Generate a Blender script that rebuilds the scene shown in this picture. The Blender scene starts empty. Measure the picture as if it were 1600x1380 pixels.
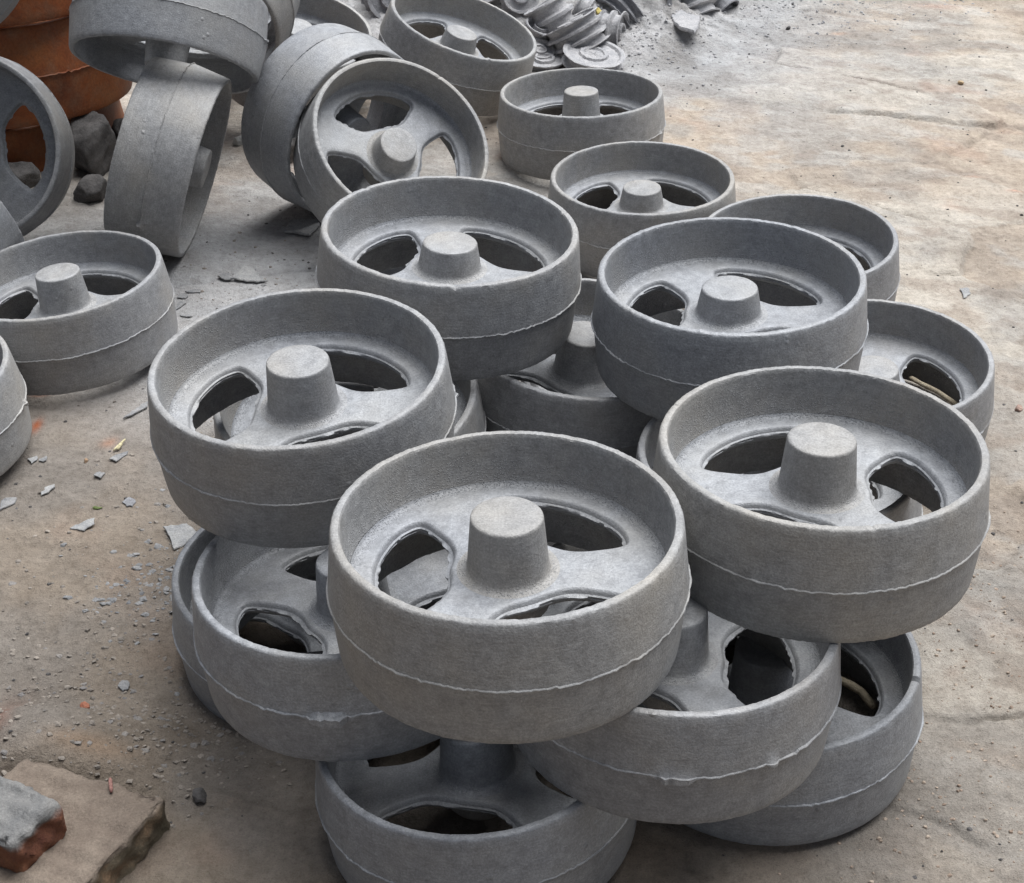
import bpy, bmesh, math, random
import numpy as np
from mathutils import Vector, Matrix
import mathutils

S = 0.15            # metres per unit; one unit = radius of a pulley wheel
R = math.radians
scene = bpy.context.scene
col = scene.collection

# ------------------------------------------------------------------ camera, sky, sun, exposure
CAMH = 7.17778; FPX = 2271.22
cR = Vector((0.99985212, -0.00984015, -0.01410381))
cU = Vector((0.01719727, 0.57210807, 0.81999794))
cF = Vector((0.0, 0.82011922, -0.57219268))
cam = bpy.data.cameras.new('camera'); camo = bpy.data.objects.new('camera', cam); col.objects.link(camo)
camo.matrix_world = Matrix(((cR.x, cU.x, -cF.x, 0), (cR.y, cU.y, -cF.y, 0), (cR.z, cU.z, -cF.z, CAMH*S), (0, 0, 0, 1)))
cam.sensor_width = 36; cam.lens = 36*FPX/1600; cam.clip_start = 0.02; cam.clip_end = 500
scene.camera = camo
scene.cycles.max_bounces = 6; scene.cycles.diffuse_bounces = 4; scene.cycles.glossy_bounces = 2
scene.render.resolution_x = 1024; scene.render.resolution_y = 883

SUN_EL, SUN_AZ = 66.0, 42.0     # azimuth clockwise from +Y (to the right)
w = bpy.data.worlds.new('World'); scene.world = w; w.use_nodes = True
nt = w.node_tree; nt.nodes.clear()
sky = nt.nodes.new('ShaderNodeTexSky'); sky.sky_type = 'NISHITA'; sky.sun_disc = False
sky.sun_elevation = R(SUN_EL); sky.sun_rotation = R(SUN_AZ); sky.air_density = 1.0; sky.dust_density = 3.0
bg = nt.nodes.new('ShaderNodeBackground'); bg.inputs['Strength'].default_value = 0.06
wo = nt.nodes.new('ShaderNodeOutputWorld')
hs = nt.nodes.new('ShaderNodeHueSaturation'); hs.inputs['Saturation'].default_value = .5
nt.links.new(sky.outputs[0], hs.inputs['Color']); nt.links.new(hs.outputs[0], bg.inputs[0]); nt.links.new(bg.outputs[0], wo.inputs[0])
sl = bpy.data.lights.new('sun', 'SUN'); sl.energy = 4.2; sl.angle = R(55); sl.color = (0.96, 0.98, 1.0)
so = bpy.data.objects.new('sun', sl); col.objects.link(so)
sd = Vector((math.sin(R(SUN_AZ))*math.cos(R(SUN_EL)), math.cos(R(SUN_AZ))*math.cos(R(SUN_EL)), math.sin(R(SUN_EL))))
so.rotation_euler = sd.to_track_quat('Z', 'Y').to_euler(); so.location = sd*5
vs = scene.view_settings; vs.view_transform = 'Standard'; vs.look = 'None'; vs.gamma = 1; vs.use_curve_mapping = False
vs.exposure = 0.48

# ------------------------------------------------------------------ helpers
def at(px, py, z=0.0):
    """point (in units) at height z seen at photo pixel px,py"""
    d = cF + cR*((px-800)/FPX) - cU*((py-690)/FPX)
    t = (z-CAMH)/d.z
    return Vector((d.x*t, d.y*t, z))

def tag(o, label=None, cat=None, group=None, kind=None):
    if label: o['label'] = label
    if cat: o['category'] = cat
    if group: o['group'] = group
    if kind: o['kind'] = kind
    return o

def obj(name, me, mat=None, parent=None):
    o = bpy.data.objects.new(name, me); col.objects.link(o)
    if mat and not me.materials: me.materials.append(mat)
    if parent: o.parent = parent
    return o

def mesh(name, V, F, smooth=True, sharp=None):
    me = bpy.data.meshes.new(name); me.from_pydata([tuple(v) for v in V], [], F); me.update()
    if smooth: me.polygons.foreach_set('use_smooth', [True]*len(me.polygons))
    if sharp: me.set_sharp_from_angle(angle=R(sharp))
    return me

def hash2(ix, iy, seed):
    h = (ix.astype(np.int64)*374761393 + iy.astype(np.int64)*668265263 + seed*974634777) & 0x7fffffff
    h = ((h ^ (h >> 13))*1274126177) & 0x7fffffff
    return ((h ^ (h >> 16)) & 0xffff)/65535.0
def vnoise(x, y, seed=0):
    ix = np.floor(x); iy = np.floor(y); fx = x-ix; fy = y-iy
    fx = fx*fx*(3-2*fx); fy = fy*fy*(3-2*fy)
    a = hash2(ix, iy, seed); b = hash2(ix+1, iy, seed); c = hash2(ix, iy+1, seed); d = hash2(ix+1, iy+1, seed)
    return (a*(1-fx)+b*fx)*(1-fy)+(c*(1-fx)+d*fx)*fy
def fbm(x, y, seed=0, oct=4):
    s = 0; a = .5; t = 0
    for o in range(oct):
        s = s+a*vnoise(x*2**o+o*17.3, y*2**o-o*9.1, seed+o); t += a; a *= .5
    return s/t
def sstep(a, b, x):
    t = np.clip((x-a)/(b-a), 0, 1); return t*t*(3-2*t)

# ------------------------------------------------------------------ materials
def new_mat(name):
    m = bpy.data.materials.new(name); m.use_nodes = True; t = m.node_tree
    return m, t, t.nodes['Principled BSDF']
def N(t, typ, **kw):
    n = t.nodes.new(typ)
    for k, v in kw.items():
        if k in n.inputs: n.inputs[k].default_value = v
        else: setattr(n, k, v)
    return n
def ramp(t, fac, stops):
    r = t.nodes.new('ShaderNodeValToRGB'); e = r.color_ramp.elements
    e[0].position, e[0].color = stops[0][0], (*stops[0][1], 1); e[1].position, e[1].color = stops[-1][0], (*stops[-1][1], 1)
    for p, c in stops[1:-1]:
        x = e.new(p); x.color = (*c, 1)
    t.links.new(fac, r.inputs[0]); return r
def mixc(t, mode, fac, a, b):
    m = t.nodes.new('ShaderNodeMix'); m.data_type = 'RGBA'; m.blend_type = mode
    for s, v in ((m.inputs[0], fac), (m.inputs[6], a), (m.inputs[7], b)):
        if isinstance(v, bpy.types.NodeSocket): t.links.new(v, s)
        elif isinstance(v, (int, float)): s.default_value = v
        else: s.default_value = (*v, 1)
    return m.outputs[2]
def coords(t, scale=(1, 1, 1), rnd=True):
    tc = t.nodes.new('ShaderNodeTexCoord'); mp = t.nodes.new('ShaderNodeMapping'); mp.inputs['Scale'].default_value = scale
    t.links.new(tc.outputs['Object'], mp.inputs[0])
    if rnd:
        oi = t.nodes.new('ShaderNodeObjectInfo'); ml = t.nodes.new('ShaderNodeMath'); ml.operation = 'MULTIPLY'; ml.inputs[1].default_value = 37.0
        t.links.new(oi.outputs['Random'], ml.inputs[0]); t.links.new(ml.outputs[0], mp.inputs['Location'])
    return mp.outputs[0]
def noise(t, co, scale, detail=4, rough=.6):
    n = N(t, 'ShaderNodeTexNoise', Scale=scale, Detail=detail, Roughness=rough); t.links.new(co, n.inputs['Vector']); return n.outputs[0]
def bump(t, h, strength, dist, prev=None):
    b = N(t, 'ShaderNodeBump', Strength=strength, Distance=dist); t.links.new(h, b.inputs['Height'])
    if prev: t.links.new(prev, b.inputs['Normal'])
    return b.outputs[0]

def iron_mat(name, lo=(.232, .233, .237), hi=(.335, .337, .340), brown=(.275, .256, .232), metal=.15, ro=(.52, .70)):
    m, t, p = new_mat(name)
    co = coords(t); cs = coords(t, (1, 1, 9))
    big = noise(t, co, 9, 3, .6); fine = noise(t, co, 480, 2, .75); mid = noise(t, co, 90, 3, .65); st = noise(t, cs, 60, 3, .7)
    c = ramp(t, mid, [(.3, lo), (.7, hi)]).outputs[0]
    bf = ramp(t, big, [(.42, (0, 0, 0)), (.72, (.75, .75, .75))]).outputs[0]
    c = mixc(t, 'MIX', bf, c, brown)
    sr = ramp(t, st, [(.3, (.86, .86, .86)), (.65, (1.08, 1.08, 1.08))]).outputs[0]
    c = mixc(t, 'MULTIPLY', .8, c, sr)
    fr = ramp(t, fine, [(.28, (.78, .78, .78)), (.5, (1, 1, 1)), (.74, (1.28, 1.28, 1.28))]).outputs[0]
    blo = ramp(t, noise(t, co, 4.5, 5, .6), [(.32, (.86, .86, .875)), (.68, (1.13, 1.125, 1.11))]).outputs[0]
    c = mixc(t, 'MULTIPLY', 1.0, c, blo)
    c = mixc(t, 'MULTIPLY', .9, c, fr)
    # glints of tiny sand grains, painted as pale specks in the base colour
    vo = N(t, 'ShaderNodeTexVoronoi', Scale=420); t.links.new(co, vo.inputs['Vector'])
    sp = ramp(t, vo.outputs['Distance'], [(.0, (1, 1, 1)), (.13, (0, 0, 0))]).outputs[0]
    spm = mixc(t, 'MULTIPLY', 1.0, sp, ramp(t, noise(t, co, 60, 2), [(.48, (0, 0, 0)), (.62, (1, 1, 1))]).outputs[0])
    c = mixc(t, 'MIX', spm, c, (.5, .5, .52))
    # crusty burnt-on sand where the web meets the wall and the hub
    tc2 = t.nodes.new('ShaderNodeTexCoord'); sx = t.nodes.new('ShaderNodeSeparateXYZ'); t.links.new(tc2.outputs['Object'], sx.inputs[0])
    cx = t.nodes.new('ShaderNodeCombineXYZ'); t.links.new(sx.outputs[0], cx.inputs[0]); t.links.new(sx.outputs[1], cx.inputs[1])
    ln = t.nodes.new('ShaderNodeVectorMath'); ln.operation = 'LENGTH'; t.links.new(cx.outputs[0], ln.inputs[0])
    mp_ = t.nodes.new('ShaderNodeMath'); mp_.operation = 'MULTIPLY_ADD'; mp_.inputs[1].default_value = 1/S; t.links.new(ln.outputs['Value'], mp_.inputs[0])
    nz = t.nodes.new('ShaderNodeMath'); nz.operation = 'MULTIPLY_ADD'; nz.inputs[1].default_value = .06; nz.inputs[2].default_value = -.03; t.links.new(noise(t, co, 70, 4), nz.inputs[0]); t.links.new(nz.outputs[0], mp_.inputs[2])
    cm = ramp(t, mp_.outputs[0], [(.0, (0, 0, 0)), (.228, (0, 0, 0)), (.245, (.9, .9, .9)), (.262, (.8, .8, .8)), (.30, (0, 0, 0)), (.80, (0, 0, 0)), (.845, (1, 1, 1)), (.885, (.9, .9, .9)), (.898, (0, 0, 0)), (1., (0, 0, 0))]).outputs[0]
    v3 = N(t, 'ShaderNodeTexVoronoi', Scale=520); t.links.new(co, v3.inputs['Vector'])
    crs = ramp(t, v3.outputs['Distance'], [(.0, (1, 1, 1)), (.42, (0, 0, 0))]).outputs[0]
    crm = mixc(t, 'MULTIPLY', 1.0, crs, cm)
    c = mixc(t, 'MIX', mixc(t, 'MULTIPLY', 1.0, crm, (.75, .75, .75)), c, (.50, .51, .53))
    t.links.new(c, p.inputs['Base Color'])
    p.inputs['Metallic'].default_value = metal
    rr = t.nodes.new('ShaderNodeMapRange'); rr.inputs['To Min'].default_value = ro[0]; rr.inputs['To Max'].default_value = ro[1]
    t.links.new(mid, rr.inputs[0]); t.links.new(rr.outputs[0], p.inputs['Roughness'])
    b = bump(t, noise(t, co, 60, 3, .5), .18, .0008)
    b = bump(t, st, .3, .0006, b)
    b = bump(t, fine, .65, .0008, b)
    vl = N(t, 'ShaderNodeTexVoronoi', Scale=58); t.links.new(co, vl.inputs['Vector'])
    lump = ramp(t, vl.outputs['Distance'], [(.0, (1, 1, 1)), (.20, (0, 0, 0))]).outputs[0]
    lump = mixc(t, 'MULTIPLY', 1.0, lump, ramp(t, noise(t, co, 16, 3), [(.55, (0, 0, 0)), (.68, (1, 1, 1))]).outputs[0])
    b = bump(t, lump, .7, .0022, b); b = bump(t, crm, .9, .0014, b)
    t.links.new(b, p.inputs['Normal'])
    return m
IRON = iron_mat('cast_iron')
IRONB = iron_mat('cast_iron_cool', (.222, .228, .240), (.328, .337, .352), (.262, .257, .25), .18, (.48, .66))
IRONW = iron_mat('cast_iron_warm', (.225, .224, .222), (.335, .333, .33), (.29, .268, .238), .12, (.55, .72))

def paint_mat():
    m, t, p = new_mat('red_oxide_primer')
    co = coords(t); n = noise(t, co, 14, 5, .6); f = noise(t, co, 380, 2, .7)
    c = ramp(t, n, [(.30, (.10, .026, .010)), (.48, (.23, .060, .014)), (.70, (.31, .105, .03))]).outputs[0]
    dust = ramp(t, noise(t, co, 32, 7, .75), [(.47, (0, 0, 0)), (.72, (.55, .55, .55))]).outputs[0]
    c = mixc(t, 'MIX', dust, c, (.24, .15, .09))
    c = mixc(t, 'MULTIPLY', .7, c, ramp(t, f, [(.3, (.7, .7, .7)), (.7, (1.25, 1.25, 1.25))]).outputs[0])
    t.links.new(c, p.inputs['Base Color']); p.inputs['Roughness'].default_value = .6
    t.links.new(bump(t, f, .5, .0008), p.inputs['Normal']); return m
PAINT = paint_mat()

def dusty_mat(name, dust=(.33, .33, .345), base=(.15, .15, .16), f0=.35, f1=.6, sc=30):
    m, t, p = new_mat(name); co = coords(t)
    n = noise(t, co, sc, 6, .7); f = noise(t, co, 400, 3, .8)
    c = mixc(t, 'MIX', ramp(t, n, [(f0, (0, 0, 0)), (f1, (1, 1, 1))]).outputs[0], base, dust)
    c = mixc(t, 'MULTIPLY', .9, c, ramp(t, f, [(.3, (.65, .65, .65)), (.7, (1.3, 1.3, 1.3))]).outputs[0])
    t.links.new(c, p.inputs['Base Color']); p.inputs['Roughness'].default_value = .85
    b = bump(t, noise(t, co, 120, 5, .7), .8, .003); b = bump(t, f, .6, .001, b)
    t.links.new(b, p.inputs['Normal']); return m
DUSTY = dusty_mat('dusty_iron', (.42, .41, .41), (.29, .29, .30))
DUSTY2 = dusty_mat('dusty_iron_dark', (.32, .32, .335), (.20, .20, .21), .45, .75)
SLATE = dusty_mat('slate', (.27, .265, .26), (.17, .172, .178), .35, .6, 60)
SLATEL = dusty_mat('slate_light', (.34, .335, .325), (.24, .242, .245), .35, .6, 60)
ROCK = dusty_mat('rock', (.13, .12, .115), (.06, .056, .054), .4, .7, 40)
ROCKL = dusty_mat('rock_light', (.42, .42, .40), (.28, .28, .27), .35, .6, 40)
REDCHIP = dusty_mat('brick_chip', (.36, .15, .09), (.26, .09, .05), .4, .65, 60)
TIMBER = dusty_mat('dry_wood', (.42, .36, .26), (.28, .23, .16), .3, .7, 90)
STRAW = dusty_mat('straw', (.62, .56, .36), (.5, .44, .26), .3, .7, 90)
LEAF = dusty_mat('green_scrap', (.16, .20, .07), (.08, .11, .03), .3, .7, 90)

def ground_mat():
    m, t, p = new_mat('dusty_ground')
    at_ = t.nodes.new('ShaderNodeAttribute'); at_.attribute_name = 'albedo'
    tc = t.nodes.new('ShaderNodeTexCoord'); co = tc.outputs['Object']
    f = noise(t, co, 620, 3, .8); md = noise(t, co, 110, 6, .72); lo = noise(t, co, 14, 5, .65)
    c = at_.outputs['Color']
    c = mixc(t, 'MULTIPLY', .75, c, ramp(t, md, [(.28, (.70, .68, .66)), (.5, (1, 1, 1)), (.75, (1.22, 1.22, 1.2))]).outputs[0])
    c = mixc(t, 'MULTIPLY', .8, c, ramp(t, lo, [(.3, (.84, .82, .80)), (.7, (1.12, 1.12, 1.12))]).outputs[0])
    c = mixc(t, 'MULTIPLY', .8, c, ramp(t, noise(t, co, 42, 6, .7), [(.3, (.80, .78, .76)), (.5, (1, 1, 1)), (.7, (1.14, 1.14, 1.14))]).outputs[0])
    c = mixc(t, 'MULTIPLY', .9, c, ramp(t, f, [(.25, (.62, .6, .58)), (.45, (1, 1, 1)), (.8, (1.3, 1.3, 1.3))]).outputs[0])
    vo = N(t, 'ShaderNodeTexVoronoi', Scale=170, Randomness=1.0); t.links.new(co, vo.inputs['Vector'])
    sp = ramp(t, vo.outputs['Distance'], [(.0, (1, 1, 1)), (.16, (0, 0, 0))]).outputs[0]
    spm = mixc(t, 'MULTIPLY', 1.0, sp, ramp(t, noise(t, co, 25, 3), [(.5, (0, 0, 0)), (.66, (.8, .8, .8))]).outputs[0])
    c = mixc(t, 'MIX', spm, c, (.09, .08, .075))
    t.links.new(c, p.inputs['Base Color']); p.inputs['Roughness'].default_value = .93
    p.inputs['Specular IOR Level'].default_value = .25
    b = bump(t, lo, .6, .008); b = bump(t, noise(t, co, 42, 6, .7), .8, .007, b); b = bump(t, md, .95, .0045, b); b = bump(t, f, .8, .0012, b)
    t.links.new(b, p.inputs['Normal']); return m
GROUND = ground_mat()

def brick_mat(name, side, top, zt):
    m, t, p = new_mat(name); co = coords(t, rnd=False)
    n = noise(t, co, 22, 6, .7); f = noise(t, co, 420, 3, .8)
    c = ramp(t, n, [(.3, side[0]), (.55, side[1]), (.8, side[2])]).outputs[0]
    tc = t.nodes.new('ShaderNodeTexCoord'); sx = t.nodes.new('ShaderNodeSeparateXYZ'); t.links.new(tc.outputs['Object'], sx.inputs[0])
    ad = t.nodes.new('ShaderNodeMath'); ad.operation = 'MULTIPLY_ADD'; ad.inputs[1].default_value = .008; t.links.new(noise(t, co, 60, 4), ad.inputs[0]); t.links.new(sx.outputs[2], ad.inputs[2])
    mr = t.nodes.new('ShaderNodeMapRange'); mr.inputs['From Min'].default_value = zt-.004; mr.inputs['From Max'].default_value = zt+.003
    t.links.new(ad.outputs[0], mr.inputs[0])
    tn = ramp(t, noise(t, co, 35, 5, .65), [(.3, top[0]), (.7, top[1])]).outputs[0]
    c = mixc(t, 'MIX', mr.outputs[0], c, tn)
    c = mixc(t, 'MULTIPLY', .8, c, ramp(t, f, [(.3, (.65, .65, .65)), (.7, (1.25, 1.25, 1.25))]).outputs[0])
    t.links.new(c, p.inputs['Base Color']); p.inputs['Roughness'].default_value = .9
    b = bump(t, noise(t, co, 80, 6, .7), .8, .004); b = bump(t, f, .5, .001, b)
    t.links.new(b, p.inputs['Normal']); return m

# ------------------------------------------------------------------ ground
def warp_axis(lo, hi, n, far, nf):
    a = np.linspace(lo, hi, n); st = a[1]-a[0]
    k = np.linspace(0, 1, nf+1)[1:]; e = (far)*(k**4)+st*k*nf*.2
    return np.concatenate([lo-e[::-1], a, hi+e])
def ground_height(x, y, col_out=False):
    xw = x+.55*(fbm(x*.5, y*.5, 3)-.5)+.10*(fbm(x*2.3, y*2.3, 5)-.5); yw = y+.55*(fbm(x*.5+40, y*.5, 4)-.5)+.10*(fbm(x*2.3, y*2.3+9, 6)-.5)
    xw = xw+.10*(fbm(x*6, y*6, 7, 3)-.5); yw = yw+.10*(fbm(x*6+4, y*6, 8, 3)-.5)
    ud = np.array([.937, -.35]); u = xw*ud[0]+yw*ud[1]; v = -xw*ud[1]+yw*ud[0]
    cx, cy = u/3.1, v/1.25; ix, iy = np.floor(cx), np.floor(cy)
    f1 = np.full(x.shape, 9.); f2 = np.full(x.shape, 9.); r1 = np.zeros(x.shape); r2 = np.zeros(x.shape); r3 = np.zeros(x.shape); fu = np.zeros(x.shape)
    for dx in (-1, 0, 1):
        for dy in (-1, 0, 1):
            jx, jy = ix+dx, iy+dy; px_, py_ = jx+.1+.8*hash2(jx, jy, 11), jy+.15+.7*hash2(jx, jy, 12)
            d = np.sqrt(((cx-px_)*1.5)**2+((cy-py_))**2); nr = d < f1
            f2 = np.where(nr, f1, np.minimum(f2, d)); f1 = np.where(nr, d, f1)
            for arr, sd_ in ((r1, 21), (r2, 22), (r3, 23)): arr[nr] = hash2(jx, jy, sd_)[nr]
            fu = np.where(nr, cx-px_+.5, fu)
    ed = (f2-f1)*.8; row = ix
    vis = sstep(.44, .66, fbm(x*.6+7, y*.6, 31))*sstep(-9, -7, x)
    crack = np.exp(-(ed/(.014+.03*fbm(x*2.1, y*2.1, 33)))**2)*vis
    right = sstep(1.0, 3.2, x-.1*(y-12))
    slab = ((r1-.5)*.10+(fu-.5)*(r2-.5)*.06)*sstep(0, .05, ed)*(.35+.65*vis)
    h = slab*(.35+.65*right)-.032*crack
    h = h+.05*(fbm(x*.6, y*.6, 41)-.5)+.03*(fbm(x*2.2, y*2.2, 42)-.5)+.022*(fbm(x*8, y*8, 43, 3)-.5)
    grit = sstep(.5, .72, fbm(x*.8+3, y*.8, 51))
    h = h+grit*.035*(fbm(x*17, y*17, 52, 3)-.45)
    stk = .5+(fbm(u*1.1, v*4.5, 45, 4)-.5)*sstep(.4, .7, fbm(x*.8+9, y*.8, 49))
    h = h+.05*(stk-.5)+.016*(fbm(x*24, y*24, 47, 2)-.5)*(.3+sstep(.4, .7, fbm(x*1.4, y*1.4, 48)))
    flat = np.zeros_like(x)
    for (cx, cy, rr) in FLAT:
        flat = np.maximum(flat, 1-sstep(rr, rr+.5, np.hypot(x-cx, y-cy)))
    h = h*(1-.75*flat)-.012*flat
    # dust heap under the grooved pulleys
    hp = .60*np.exp(-(((x-1.1)/1.6)**2+((y-20.9)/.9)**2))+.75*np.exp(-(((x-2.6)/1.7)**2+((y-22.9)/1.35)**2))
    hp = hp+.22*np.exp(-(((x-2.0)/.9)**2+((y-20.4)/.7)**2))
    hp = hp+.9*np.exp(-(((x+1.4)/1.3)**2+((y-22.0)/1.3)**2))
    h = h+hp*(.85+.5*(fbm(x*3, y*3, 61)-.5))+.10*sstep(.05, .3, hp)*(fbm(x*9, y*9, 62, 3)-.5)
    q4 = at(70, 1196); h = h+.33*np.exp(-(((x-q4.x)/.62)**2+((y-q4.y-.06)/.34)**4))
    if not col_out: return h
    # surface colours
    tan = np.array([.435, .365, .295]); pale = np.array([.50, .455, .395]); blue = np.array([.375, .38, .39])
    brown = np.array([.205, .170, .135]); grey = np.array([.27, .255, .235]); rust = np.array([.42, .24, .16])
    def L(a, b, k): return a+(b-a)*k[..., None]
    c = L(np.broadcast_to(tan, x.shape+(3,)), pale, sstep(.35, .7, fbm(x*.7, y*.7, 71)+.25*(r1-.5)))
    c = L(c, grey*1.15, .65*sstep(.46, .70, fbm(x*1.1+5, y*1.1, 72)+.2*(r3-.5)))
    c = L(c, np.array([.45, .425, .39]), .6*sstep(.52, .68, fbm(x*2.3+5, y*3.4+x, 80, 5)))
    c = L(c, np.array([.30, .245, .20]), .55*sstep(.54, .70, fbm(x*2.0+15, y*3.0+x, 81, 5)))
    c = L(c, rust, .22*sstep(.68, .82, fbm(x*1.6+5, y*1.6+8, 73)))
    # grey foundry dust: behind the pile, top middle and left yard
    dm = np.clip(np.exp(-(((x-2.2)/2.4)**2+((y-20.6)/2.8)**2))*1.3+np.exp(-(((x+3.4)/3.2)**2+((y-12.4)/3.0)**2))*1.2+sstep(.02, .2, hp)+.8*np.exp(-(((x+1.2)/2.)**2+((y-13)/2.5)**2)), 0, 1)
    dm = dm*sstep(.25, .6, fbm(x*.9+15, y*.9, 74)+.35*dm)
    c = L(c, blue, .85*dm)
    # brown earth front left and under the pile; ground darker towards the camera
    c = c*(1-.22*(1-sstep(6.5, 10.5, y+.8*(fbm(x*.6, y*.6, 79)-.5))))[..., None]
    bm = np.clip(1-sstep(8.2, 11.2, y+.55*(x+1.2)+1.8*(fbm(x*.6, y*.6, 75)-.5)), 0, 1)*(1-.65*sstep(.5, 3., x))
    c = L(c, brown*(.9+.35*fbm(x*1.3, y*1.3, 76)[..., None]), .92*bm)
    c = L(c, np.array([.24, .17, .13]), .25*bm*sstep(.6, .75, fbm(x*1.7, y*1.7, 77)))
    c = L(c, np.array([.20, .185, .17]), .55*grit*(1-right*.5))
    c = c*(.90+.20*sstep(.3, .7, stk))[..., None]
    c = c*(1-.18*crack[..., None])
    for (px, py, rx, ry, cc, k) in PATCH:
        q = at(px, py); k2 = k*np.exp(-(((x-q.x)/rx)**2+((y-q.y)/ry)**2)*(1+1.5*fbm(x*9, y*9, 78)))
        c = L(c, np.array(cc), np.clip(k2, 0, 1))
    return h, np.clip(c, .01, .8)
PATCH = [(57, 663, .05, .13, (.40, .12, .05), 1.0), (170, 692, .09, .10, (.38, .22, .15), .8), (60, 615, .10, .05, (.34, .16, .10), .8),
         (5, 1150, .16, .35, (.22, .11, .08), .8), (150, 1200, .35, .12, (.27, .19, .13), .7), (1590, 298, .13, .05, (.50, .27, .19), .8),
         (1518, 275, .12, .06, (.52, .34, .26), .8), (1310, 55, .15, .07, (.50, .36, .28), .8), (1460, 10, .5, .2, (.46, .34, .28), .7),
         (1000, 1330, .3, .2, (.22, .17, .13), .6)]

# pose: rim centre (units), tilt vector; spoke angle; tall hub?
POSE = {
 'A': (-0.0344, 6.2097, 2.3475, -0.0827, -0.0052), 'B': (1.8258, 7.0135, 2.2576, -0.077, -0.004), 'C': (-1.366, 7.9557, 2.2782, 0.0174, -0.0183),
 'D': (-0.4293, 9.7704, 2.3143, -0.0224, 0.0607), 'E': (1.5949, 9.2569, 2.1754, -0.0323, -0.0138), 'I': (0.8828, 16.3519, 0.7669, -0.0691, -0.0075),
 'H': (1.4055, 13.9782, 0.767, -0.0189, -0.0027), 'G': (3.059, 10.3666, 0.7656, 0.004, -0.0349), 'F': (2.7622, 12.5445, 0.7677, -0.0007, -0.0494),
 'T': (-1.0119, 6.8944, 1.4945, -0.0909, -0.0344), 'U': (-1.4094, 7.8139, 0.72, -0.0159, 0.0047), 'V': (-0.26, 6.2151, 0.7804, -0.0781, -0.0478),
 'W': (0.9156, 6.3388, 1.5574, -0.0924, 0.0198), 'X': (1.6058, 6.8498, 0.7496, -0.0615, -0.0376), 'Y': (0.5883, 9.6901, 1.414, -0.0178, 0.0809),
 'Z': (-1.1994, 8.8542, 1.4816, 0.133, -0.02), 'AA': (1.8179, 8.0863, 1.4158, -0.0592, -0.0061), 'P': (-2.6049, 17.9464, 1.0493, 0.1857, 0.2045),
 'R': (-4.1889, 11.9933, 0.805, -0.0419, -0.0579), 'J': (-0.4987, 17.9308, 1.0683, 0.0571, 0.3252), 'K': (-1.0655, 14.0302, 1.207, 0.5713, 0.4268),
 'L': (-1.6182, 14.7415, 0.9469, 1.2103, 1.2194), 'M': (-3.1386, 14.0534, 0.8943, 0.1391, 1.8822), 'N': (-3.5101, 14.5215, 1.8294, 2.4072, -0.5753),
 'O': (-3.5332, 16.7452, 1.6183, 1.8788, -0.5752), 'Q': (-5.5137, 13.8667, 1.2594, 1.0996, 0.1199), 'S': (-5.1177, 10.1849, 0.8288, -0.0026, -0.0597),
 'Q2': (-5.56, 13.35, 0.98, -1.0, 0.7), 'S1': (.4, 8.4, .69, 0, 0), 'S2': (1.05, 10.3, .69, 0, 0), 'S3': (-.95, 9.95, .72, 0, 0)}
HOLE = {'A': 178, 'B': -4, 'C': 176, 'D': 160, 'E': 168, 'G': 8, 'H': 38, 'J': 23, 'K': 120, 'T': -145, 'V': -106, 'W': -7, 'X': 15, 'Y': -135, 'R': 60, 'F': 24, 'I': 145, 'Q': 6}
SHORT = set('DEHGJKF')
FLAT = [(POSE[k][0], POSE[k][1], 1.0) for k in 'ABCDEIHGFTUVWXRSKLM']+[(POSE['AA'][0], POSE['AA'][1], 1.)]

X = warp_axis(-8.5, 8.5, 560, 260, 26); 
Yn = 5.0+19.5*(np.linspace(0, 1, 760)**1.25)
kk = np.linspace(0, 1, 27)[1:]
Y = np.concatenate([5.0-(kk[::-1]**3)*60-.02*np.arange(26, 0, -1), Yn, Yn[-1]+(kk**4)*600+.05*np.arange(1, 27)])
gx, gy = np.meshgrid(X, Y)
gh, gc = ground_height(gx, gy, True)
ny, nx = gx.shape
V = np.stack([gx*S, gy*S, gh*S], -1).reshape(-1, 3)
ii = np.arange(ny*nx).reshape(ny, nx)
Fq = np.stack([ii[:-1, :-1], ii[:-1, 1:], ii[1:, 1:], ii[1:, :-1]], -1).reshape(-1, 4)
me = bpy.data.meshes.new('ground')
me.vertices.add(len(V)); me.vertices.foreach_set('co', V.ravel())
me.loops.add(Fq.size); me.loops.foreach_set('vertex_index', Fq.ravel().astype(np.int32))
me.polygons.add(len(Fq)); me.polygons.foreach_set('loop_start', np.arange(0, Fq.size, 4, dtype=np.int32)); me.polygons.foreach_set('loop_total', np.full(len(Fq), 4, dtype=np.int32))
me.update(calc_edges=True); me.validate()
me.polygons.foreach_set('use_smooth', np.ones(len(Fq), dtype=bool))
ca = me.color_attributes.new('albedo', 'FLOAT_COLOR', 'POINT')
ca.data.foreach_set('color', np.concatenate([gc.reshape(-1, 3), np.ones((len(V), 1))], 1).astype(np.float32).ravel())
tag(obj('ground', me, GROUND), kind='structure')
def gz(x, y): return float(ground_height(np.array([[x]]), np.array([[y]]))[0, 0])

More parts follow.
